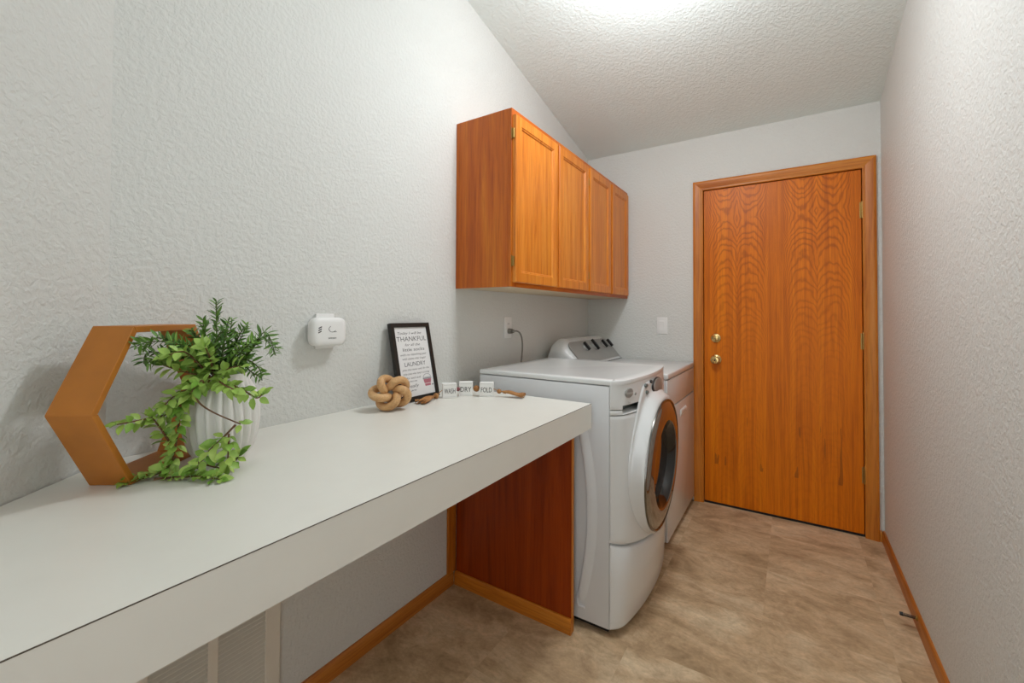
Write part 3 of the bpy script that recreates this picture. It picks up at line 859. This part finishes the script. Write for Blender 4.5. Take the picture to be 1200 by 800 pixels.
# ------------------------------------------------------------------ return-air vent under the worktop
vt = thing('wall_vent', (0, -2.52, .32), 'cream louvred return air vent low on the left wall', 'vent')
VY0, VY1, VZ0, VZ1 = -2.700, -2.343, .075, .600
bm = nb(); box(bm, (.0003, VY0 + .03, VZ0 + .03), (.0010, VY1 - .03, VZ1 - .03)); mesh('duct_shade', bm, 'vent_back', vt, smooth=0)  # thin dark sheet standing in for the shade between the slats
cols = [(-2.660, -2.535), (-2.510, -2.387)]
bm = nb()
box(bm, (.0012, VY1 - .044, VZ0), (.012, VY1, VZ1), .002, 1); box(bm, (.0012, VY0, VZ0), (.012, VY0 + .040, VZ1), .002, 1)
box(bm, (.0012, VY0 + .0401, VZ0), (.012, VY1 - .0441, VZ0 + .042), .002, 1); box(bm, (.0012, VY0 + .0401, VZ1 - .042), (.012, VY1 - .0441, VZ1), .002, 1)
fr_ = mesh('vent_frame', bm, 'vent', vt, smooth=0)
bm = nb(); box(bm, (.0012, -2.535, VZ0 + .0422), (.0115, -2.510, VZ1 - .0422), .001, 1); mesh('mullion', bm, 'vent', vt, smooth=0)
slat_me = {}
for ya, yb in cols:
    k = 0
    while VZ0 + .047 + k * .0126 + .011 < VZ1 - .042:
        z = VZ0 + .047 + k * .0126
        key = round(yb - ya, 4)
        if key not in slat_me:
            bm = nb(); prism(bm, [(.0020, .0005, .0098), (.0020, .0005, .0086), (.0095, .0005, .0020), (.0110, .0005, .0020), (.0110, .0005, .0034)], (0, key - .001, 0))
            s_ = mesh('slat', bm, 'vent', None, smooth=0); slat_me[key] = s_.data
        else:
            s_ = bpy.data.objects.new('slat', slat_me[key]); COL.objects.link(s_)
        s_.parent = vt; s_.location = Vector((0, ya, z)) - vt.location
        k += 1

# ------------------------------------------------------------------ spring door stop on the right baseboard
ds = thing('door_stop', (W - BT, -.787, .046), 'small dark spring door stop on the right baseboard', 'doorstop')
bm = nb(); cyl(bm, (W - BT - .0003, -.787, .046), (W - BT - .006, -.787, .046), .011, 16, .008); mesh('base_cup', bm, 'hinge_brass', ds)
bm = nb(); hl = [(W - BT - .006 - .036 * i / 120, -.787 + .0052 * math.cos(i * .6), .046 + .0052 * math.sin(i * .6)) for i in range(121)]
tube(bm, hl, .0011, 5); mesh('spring', bm, 'dark', ds, smooth=80)
bm = nb(); cyl(bm, (W - BT - .0415, -.787, .046), (W - BT - .052, -.787, .046), .0075, 14, .0065); mesh('tip', bm, 'dark', ds, label='dark rubber tip')

# ================================================================== things on the worktop
TZ = KZ + .0002
# ---- hexagon shelf
hx = thing('hexagon_shelf', (.1387, -2.7103, TZ), 'brown wooden hexagon shelf standing on the worktop behind the plant', 'shelf')
hs, hd_, ht = .1774, .0775, .0125
th = math.radians(126.118); hu = Vector((math.cos(th), math.sin(th), 0)); hn = Vector((math.sin(th), -math.cos(th), 0))
hc = Vector((.1387, -2.7103, TZ + hs * math.sqrt(3) / 2)); hr = hs - ht / math.cos(math.pi / 6)
for i in range(6):
    a, b = math.radians(60 * i), math.radians(60 * i + 60)
    f = lambda r, t: hc + hu * r * math.cos(t) + Vector((0, 0, r * math.sin(t)))
    bm = nb(); fs = prism(bm, [f(hs, a) - hn * hd_ / 2, f(hs, b) - hn * hd_ / 2, f(hr, b) - hn * hd_ / 2, f(hr, a) - hn * hd_ / 2], hn * hd_)
    bmesh.ops.bevel(bm, geom=list(bm.edges), offset=.0009, segments=1, affect='EDGES')
    mesh('board', bm, 'hex', hx, smooth=0)

# ---- ribbed vase
vs = thing('vase', (.200, -2.591, TZ), 'white ceramic vase with swirled vertical ribs holding the plant', 'vase')
bm = nb()
VP = [(0, .047), (.004, .051), (.03, .0625), (.06, .071), (.09, .0752), (.115, .0748), (.14, .070), (.16, .0625), (.175, .057), (.187, .0555), (.194, .0575), (.197, .0575), (.1965, .0535), (.187, .0505), (.165, .056), (.12, .068)]
NV, rows = 132, []
for j, (h, r) in enumerate(VP):
    row = []
    for i in range(NV):
        a = 2 * math.pi * i / NV
        rib = 0
        if .01 < h < .182 and j < 12: rib = (abs(math.sin(a * 11 + h * 7.0)) - .6) * .0125 * min(1, (h - .01) / .02, (.182 - h) / .02)
        row.append(bm.verts.new((.200 + math.cos(a) * (r * .955 + rib), -2.591 + math.sin(a) * (r * .955 + rib), TZ + h)))
    rows.append(row)
sub = []
for r0, r1 in zip(rows, rows[1:]):
    for i in range(NV): bm.faces.new((r0[i], r0[(i + 1) % NV], r1[(i + 1) % NV], r1[i]))
bm.faces.new(rows[0][::-1]); bmesh.ops.recalc_face_normals(bm, faces=bm.faces)
mesh('body', bm, 'vase', vs, smooth=70)
bm = nb(); lathe(bm, (.200, -2.591, TZ + .150), (0, 0, 1), [(0, .052), (.012, .054), (.020, .045), (.026, .02), (.027, 0)], 24, cap=False)
mesh('moss_fill', bm, 'soil', vs)

# ---- plant with dark upright sprigs and pale trailing vines
RUSCUS= [[(0.223, -2.611, 1.076), (0.21, -2.609, 1.151), (0.199, -2.606, 1.24)], [(0.227, -2.608, 1.076), (0.238, -2.584, 1.132), (0.252, -2.565, 1.189)], [(0.239, -2.607, 1.076), (0.289, -2.581, 1.124), (0.323, -2.566, 1.162), (0.343, -2.552, 1.131)], [(0.239, -2.607, 1.076), (0.286, -2.589, 1.112), (0.319, -2.573, 1.097), (0.326, -2.568, 1.068)], [(0.222, -2.612, 1.076), (0.208, -2.64, 1.143), (0.202, -2.656, 1.183)], [(0.228, -2.619, 1.077), (0.211, -2.673, 1.136), (0.215, -2.719, 1.164), (0.226, -2.744, 1.143)], [(0.228, -2.619, 1.077), (0.216, -2.682, 1.123), (0.225, -2.736, 1.136), (0.238, -2.748, 1.116)], [(0.222, -2.612, 1.076), (0.216, -2.635, 1.162), (0.213, -2.638, 1.201)], [(0.23, -2.606, 1.076), (0.254, -2.604, 1.143), (0.255, -2.599, 1.201)], [(0.235, -2.615, 1.077), (0.272, -2.622, 1.145), (0.279, -2.619, 1.182)], [(0.232, -2.611, 1.076), (0.292, -2.597, 1.139), (0.32, -2.579, 1.157)], [(0.231, -2.624, 1.078), (0.243, -2.665, 1.126), (0.234, -2.701, 1.15)], [(0.228, -2.602, 1.075), (0.246, -2.579, 1.112), (0.251, -2.552, 1.13)], [(0.237, -2.62, 1.078), (0.262, -2.64, 1.118), (0.269, -2.648, 1.155)]]
VINES= [[(0.236, -2.632, 1.075), (0.244, -2.669, 1.066), (0.242, -2.687, 1.016), (0.239, -2.693, 0.947), (0.229, -2.698, 0.903)], [(0.238, -2.643, 1.071), (0.24, -2.682, 1.032), (0.241, -2.711, 1.011), (0.248, -2.754, 1.009), (0.249, -2.789, 1.008)], [(0.238, -2.693, 0.921), (0.231, -2.713, 0.896), (0.214, -2.735, 0.886), (0.212, -2.762, 0.886)], [(0.215, -2.654, 0.897), (0.25, -2.637, 0.889), (0.286, -2.62, 0.886), (0.3, -2.599, 0.91)], [(0.237, -2.728, 0.886), (0.267, -2.694, 0.886), (0.307, -2.668, 0.886), (0.348, -2.657, 0.886)], [(0.235, -2.645, 1.069), (0.267, -2.671, 1.06), (0.283, -2.672, 1.035), (0.309, -2.655, 1.013), (0.35, -2.622, 0.988)], [(0.341, -2.628, 0.986), (0.324, -2.642, 0.962), (0.297, -2.655, 0.935), (0.271, -2.666, 0.9)], [(0.264, -2.626, 1.073), (0.323, -2.605, 1.052), (0.346, -2.59, 1.036), (0.356, -2.583, 1.043)], [(0.236, -2.632, 1.079), (0.24, -2.666, 1.087), (0.23, -2.696, 1.1), (0.231, -2.714, 1.109)], [(0.239, -2.63, 1.077), (0.272, -2.656, 1.063), (0.278, -2.665, 1.076), (0.263, -2.68, 1.048)], [(0.337, -2.638, 0.97), (0.337, -2.638, 0.941), (0.332, -2.638, 0.905)], [(0.236, -2.701, 0.948), (0.246, -2.719, 0.98), (0.248, -2.737, 1.012)]]
VINES += [[(0.236, -2.632, 1.075), (0.249, -2.66, 1.11), (0.259, -2.69, 1.136), (0.258, -2.714, 1.131)], [(0.242, -2.628, 1.079), (0.276, -2.649, 1.12), (0.284, -2.662, 1.146)], [(0.249, -2.618, 1.078), (0.301, -2.621, 1.099), (0.326, -2.61, 1.103)], [(0.245, -2.626, 1.075), (0.31, -2.638, 1.068), (0.333, -2.628, 1.058)], [(0.233, -2.634, 1.073), (0.245, -2.674, 1.058), (0.244, -2.698, 1.047), (0.244, -2.715, 1.031)]]
plant = thing('trailing_plant', (.200, -2.591, TZ + .17), 'leafy green plant with dark sprigs and pale vines trailing from the white vase', 'plant')
rnd = random.Random(11)
def leaf_bm(length, width, fold=.18, curl=.12):
    bm = nb(); mid = []; lf = []; rt = []
    prof = [(0, .06), (.2, .72), (.45, 1.0), (.7, .78), (.88, .38), (1, .02)]
    for t, w in prof:
        zc = -curl * length * t * t
        mid.append(bm.verts.new((t * length, 0, zc)))
        lf.append(bm.verts.new((t * length, w * width / 2, zc + fold * w * width)))
        rt.append(bm.verts.new((t * length, -w * width / 2, zc + fold * w * width)))
    for i in range(len(prof) - 1):
        bm.faces.new((mid[i], mid[i + 1], lf[i + 1], lf[i])); bm.faces.new((rt[i], rt[i + 1], mid[i + 1], mid[i]))
    return bm
def frame_of(d, nrm_hint):
    x = Vector(d).normalized(); z = Vector(nrm_hint); z = (z - x * z.dot(x))
    if z.length < 1e-4: z = basis(x)[0]
    z.normalize(); y = z.cross(x)
    return Matrix((x, y, z)).transposed()
def rvec(): return Vector((rnd.uniform(-1, 1), rnd.uniform(-1, 1), rnd.uniform(-1, 1)))
more = []
for st in RUSCUS:
    more.append([st[0]] + [tuple(Vector(p) + rvec() * .012 + Vector((.006, -.004, .0))) for p in st[1:]])
for st in RUSCUS + more:
    pts = catmull(st, 14)
    bm = nb(); tube(bm, pts, lambda t: .0017 * (1 - .65 * t) + .0003, 6)
    spg = mesh('sprig', bm, 'stem_green', plant, smooth=80)
    bm = nb(); acc = 0; k = 0
    for i in range(2, len(pts)):
        acc += (pts[i] - pts[i - 1]).length
        if i > 3 and acc > .0078:
            acc = 0; d = (pts[i] - pts[i - 1]).normalized(); u, v = basis(d)
            for s in (0, 1, 2):
                ang = k * 2.4 + s * 2 * math.pi / 3 + rnd.uniform(-.4, .4); rad = u * math.cos(ang) + v * math.sin(ang)
                dd = (d * rnd.uniform(.35, .9) + rad + Vector((0, 0, .25))).normalized()
                L_ = rnd.uniform(.015, .026) * (1.0 if i < len(pts) - 4 else .75)
                mt = frame_of(dd, Vector((.4, -.35, .9)) + rvec() * .7)
                lb = leaf_bm(L_, L_ * rnd.uniform(.22, .34))
                base = len(bm.verts); vv = [bm.verts.new(pts[i] + mt @ q.co) for q in lb.verts]
                lb.verts.index_update()
                for f_ in lb.faces: bm.faces.new([vv[q.index] for q in f_.verts])
                lb.free()
            k += 1
    o = mesh('leaves', bm, 'leaf_dark', spg, smooth=80); o['kind'] = 'stuff'
leafs = []
for L_, W_ in ((.027, .0155), (.023, .0145), (.019, .0120)):
    leafs.append((L_, W_))
leaf_data = []; leaf_n = 0; rest = nb()                # past 296 leaves the rest go into one part
vine_i = 0
def vine_leaf(par, p, d, n):
    global leaf_n
    k = rnd.randrange(3)
    leaf_n += 1
    if len(leaf_data) < 3:
        for L_, W_ in leafs:
            b_ = leaf_bm(L_, W_, .16, .2); me = bpy.data.meshes.new('leaf'); b_.to_mesh(me); b_.free()
            me.polygons.foreach_set('use_smooth', [True] * len(me.polygons)); me.materials.append(M['leaf_light']); leaf_data.append(me)
    if leaf_n > 296:
        m_ = frame_of(d, n); vv = [rest.verts.new(p + m_ @ v.co) for v in leaf_data[k].vertices]
        for f_ in leaf_data[k].polygons: rest.faces.new([vv[i] for i in f_.vertices])
        return
    o = bpy.data.objects.new('leaf', leaf_data[k]); COL.objects.link(o); o.parent = par
    m_ = frame_of(d, n).to_4x4(); m_.translation = p - base_of(par); o.matrix_local = m_
for vi, st in enumerate(VINES):
    pts = catmull(st, 12)
    bm = nb(); tube(bm, pts, lambda t: .0019 * (1 - .55 * t) + .0004, 6)
    vn = mesh('vine', bm, 'stem', plant, smooth=80)
    bare = {5: .97, 3: .45, 6: .35}.get(vi, .12)
    acc = .02; total = len(pts)
    for i in range(1, total):
        acc += (pts[i] - pts[i - 1]).length
        if i / total > bare and acc > .0115:
            acc = 0; d = (pts[i] - pts[i - 1]).normalized(); u, v = basis(d)
            a0 = rnd.uniform(0, 6.28)
            for s in range(3):
                ang = a0 + s * 2.1 + rnd.uniform(-.35, .35); rad = u * math.cos(ang) + v * math.sin(ang)
                dd = (d * .45 + rad + Vector((.35, -.35, .10))).normalized()
                p = pts[i] + rad * .002
                if p.z < .895: dd.z = abs(dd.z) * .5 + .1
                vine_leaf(vn, p, dd, Vector((.45, -.4, .9)) + rvec() * .55)
        if i == total - 1 and vi not in (5,):
            d = (pts[i] - pts[i - 1]).normalized()
            for s in (-1, 0, 1):
                vine_leaf(vn, pts[i], d + basis(d)[0] * s * .9 + Vector((0, 0, .12)), Vector((.4, -.4, .9)) + rvec() * .3)

o = mesh('leaves', rest, 'leaf_light', plant, smooth=80); o['kind'] = 'stuff'

# ---- wooden knot
kt = thing('wooden_knot', (.125, -2.028, TZ), 'pale carved wooden knot standing beside the framed sign', 'ornament')
kax = Vector((.80, -.52, .30)).normalized(); ku, kv = basis(kax)
pts = []
for i in range(240):
    t = 2 * math.pi * i / 240
    r = .0405 + .0195 * math.cos(5 * t); z = .026 * math.sin(5 * t)
    pts.append(ku * r * math.cos(2 * t) * 1.05 + kv * r * math.sin(2 * t) * .86 + kax * z)
mz = min(p.z for p in pts)
kc = Vector((.125, -2.028, TZ + .0142 - mz))
bm = nb(); tube(bm, [p + kc for p in pts], .0138, 14, closed=True); mesh('rope', bm, 'knot', kt, smooth=80)

# ---- framed sign leaning on the wall
sg_ = thing('framed_sign', (.092, -1.845, TZ), 'black framed laundry verse sign leaning against the left wall', 'sign')
SW_, SH_, ST_, SB = .210, .302, .018, .0165
w_ = Vector((-.004, .205, 0)).normalized(); b_ = Vector((-w_.y, w_.x, 0))
u_ = (b_ * .064 + Vector((0, 0, .295))).normalized(); n_ = w_.cross(u_).normalized()
BL = Vector((.0935, -1.949, TZ)) + n_ * 0; BL.z += ST_ * n_.z
def sp3(a, h, o=0.0): return BL + w_ * a + u_ * h + n_ * o
def slab_on(bm, a0, h0, a1, h1, o0, o1):
    prism(bm, [sp3(a0, h0, o0), sp3(a1, h0, o0), sp3(a1, h1, o0), sp3(a0, h1, o0)], n_ * (o1 - o0))
bm = nb(); slab_on(bm, .002, .002, SW_ - .002, SH_ - .002, -.0175, -.0075); bk = mesh('backing', bm, 'frame', sg_, smooth=0)
bm = nb(); slab_on(bm, SB - .002, SB - .002, SW_ - SB + .002, SH_ - SB + .002, -.0074, -.0060); pp = mesh('print', bm, 'paper', sg_, smooth=0, label='white print with grey verse')
for poly in ([(0, 0), (SW_, 0), (SW_ - SB, SB), (SB, SB)], [(SW_, 0), (SW_, SH_), (SW_ - SB, SH_ - SB), (SW_ - SB, SB)], [(SW_, SH_), (0, SH_), (SB, SH_ - SB), (SW_ - SB, SH_ - SB)], [(0, SH_), (0, 0), (SB, SB), (SB, SH_ - SB)]):
    bm = nb(); prism(bm, [sp3(a, h, -.0172) for a, h in poly], n_ * .0172); mesh('frame_rail', bm, 'frame', sg_, smooth=0)
PW, PH = SW_ - 2 * SB, SH_ - 2 * SB
def line(bm, txt, cx_, fy, width, cap, shear=0.0):
    """one printed line: centre and baseline as fractions of the print, fitted to width and cap height"""
    size = cap / .70
    t = text_bm(txt, size, (0, 0, 0), (1, 0, 0), (0, 1, 0), align='CENTER', depth=0, shear=shear, thin=-.004)
    xs_ = [v.co.x for v in t.verts]; f = width * PW / max(1e-6, max(xs_) - min(xs_)); mid = (max(xs_) + min(xs_)) / 2
    o = sp3(SB + cx_ * PW, SB + (1 - fy) * PH, -.0057)
    t.verts.index_update(); vv = [bm.verts.new(o + w_ * (v.co.x - mid) * f + u_ * v.co.y) for v in t.verts]
    for f_ in t.faces: bm.faces.new([vv[v.index] for v in f_.verts])
    t.free()
bm = nb()
for a in (('Today I will be', .46, .105, .72, .0105, .3), ('THANKFUL', .50, .205, .90, .0185), ('for all the', .50, .275, .46, .010, .3), ('little socks', .52, .350, .66, .0125), ('with no matching pair', .50, .415, .80, .0085, .3), ('with stains that linger', .50, .475, .72, .0085, .3), ('LAUNDRY', .50, .570, .64, .0165), ('piles that never end, for the', .50, .630, .82, .0078, .3), ('little ones who keep it coming', .50, .690, .80, .0078, .3), ('for each and', .40, .750, .42, .0078, .3), ('every one', .36, .795, .24, .0075, .3), ('really', .36, .872, .32, .0120, .3), ('am', .34, .925, .16, .0075, .3)):
    line(bm, *a)
mesh('lettering', bm, 'ink', pp, smooth=0, label='grey verse lettering')
def flat(bm, pts, o=-.0057): fan(bm, [sp3(SB + x * PW, SB + (1 - y) * PH, o) for x, y in pts])
bm = nb(); flat(bm, [(.70, .845), (.90, .845), (.925, .785), (.675, .785)]); flat(bm, [(.715, .885), (.885, .885), (.897, .852), (.703, .852)]); mesh('bucket_print', bm, 'pink', pp, smooth=0, label='pink bucket drawing')
bm = nb(); flat(bm, [(.665, .783), (.935, .783), (.94, .768), (.66, .768)]); flat(bm, [(.675, .764), (.92, .764), (.915, .756), (.68, .756)])
for k in range(10):
    t0, t1 = math.pi * k / 10, math.pi * (k + 1) / 10
    f = lambda t, r: (.80 - math.cos(t) * .125 * r, .757 - math.sin(t) * .052 * r)
    flat(bm, [f(t0, 1), f(t1, 1), f(t1, .88), f(t0, .88)])
flat(bm, [(.91, .885), (.99, .885), (.97, .865), (.93, .865)]); mesh('bucket_rim_print', bm, 'grey_ink', pp, smooth=0, label='grey suds and bucket rim drawing')

# ---- WASH DRY FOLD garland
gl = thing('bead_garland', (.20, -1.70, TZ), 'wooden bead garland with white WASH DRY FOLD blocks and jute tassels', 'garland')
BW, BHt, BD = .056, .058, .028
BK = [('WASH', Vector((.154, -1.752, TZ)), Vector((.66, .75, 0)).normalized()), ('DRY', Vector((.181, -1.684, TZ)), Vector((.80, .60, 0)).normalized()), ('FOLD', Vector((.258, -1.648, TZ)), Vector((.86, .51, 0)).normalized())]
mids = []
for txt, p, u in BK:
    n = Vector((u.y, -u.x, 0))
    bm = nb(); box(bm, (-BW / 2, 0, 0), (BW / 2, BD, BHt), .002, 2)
    bmesh.ops.transform(bm, matrix=Matrix.Translation(p) @ Matrix((u, -n, Vector((0, 0, 1)))).transposed().to_4x4(), verts=bm.verts)
    bo = mesh('block', bm, 'block', gl, smooth=0)
    t = text_bm(txt, .0285, (0, 0, 0), (1, 0, 0), (0, 1, 0), align='CENTER', depth=0)
    xs_ = [v.co.x for v in t.verts]; f = .044 / (max(xs_) - min(xs_)); mid = (max(xs_) + min(xs_)) / 2
    for v in t.verts:
        v.co = p + n * .0004 + u * (v.co.x - mid) * f + Vector((0, 0, .0185 + v.co.y))
    mesh('lettering', t, 'ink_dark', bo, smooth=0)
    bm = nb()
    for za, zb, xa, xb in ((.052, .0526, -.024, .024), (.0050, .0056, -.024, .024)):
        vv = [p + n * .0004 + u * a + Vector((0, 0, b)) for a, b in ((xa, za), (xb, za), (xb, zb), (xa, zb))]; fan(bm, vv)
    mesh('printed_border', bm, 'grey_ink', bo, smooth=0)
    mids.append((p - n * BD / 2 + Vector((0, 0, .030)), u))
def bead(c, r, mat='bead', name='bead', label=None):
    bm = nb(); lathe(bm, Vector(c) - Vector((0, 0, r)), (0, 0, 1), [(r - r * math.cos(math.pi * k / 10), r * math.sin(math.pi * k / 10)) for k in range(11)], 18)
    return mesh(name, bm, mat, gl, smooth=80, label=label)
e = lambda i, s: mids[i][0] + mids[i][1] * s * BW / 2
bL = Vector((.118, -1.792, TZ + .0115)); bR = Vector((.300, -1.618, TZ + .022))
bead((e(0, 1) + e(1, -1)) / 2 + Vector((.004, -.003, 0)), .0085, 'red', label='small dark red bead')
bead((e(1, 1) + e(2, -1)) / 2, .0130)
bead(bL, .0112); bead(bR, .0095)
bm = nb(); path = catmull([bL, e(0, -1), mids[0][0], e(0, 1), e(1, -1), mids[1][0], e(1, 1), e(2, -1), mids[2][0], e(2, 1), bR], 3); tube(bm, path, .0013, 6); mesh('string', bm, 'jute', gl)
def tassel(p, q, droop):
    bm = nb(); p, q = Vector(p), Vector(q); r2 = random.Random(3); d = (q - p).normalized(); s = Vector((-d.y, d.x, 0))
    for k in range(34):
        a = r2.uniform(-1, 1); b = r2.uniform(0, 1); m1 = p.lerp(q, .35) + s * a * .012 + Vector((0, 0, b * .008)); m2 = p.lerp(q, .7) + s * a * .020 + Vector((0, 0, b * .008 * (1 - droop)))
        en = p.lerp(q, r2.uniform(.9, 1.05)) + s * a * .024; en.z = TZ + .0030 + b * .014
        m1.z = max(m1.z, TZ + .003); m2.z = max(m2.z, TZ + .0025)
        tube(bm, catmull([p, m1, m2, en], 4), .0021, 5)
    o = mesh('tassel', bm, 'jute', gl, smooth=80); 
    bm = nb(); c = p.lerp(q, .16); cyl(bm, c - d * .006, c + d * .006, .0058, 14); mesh('wrap', bm, 'jute', o, smooth=60)
    return o
tassel(bL + Vector((.0, -.010, 0)), (.142, -1.905, TZ + .005), .5)
tassel(bR + Vector((.008, .003, 0)), (.394, -1.580, TZ + .006), .5)
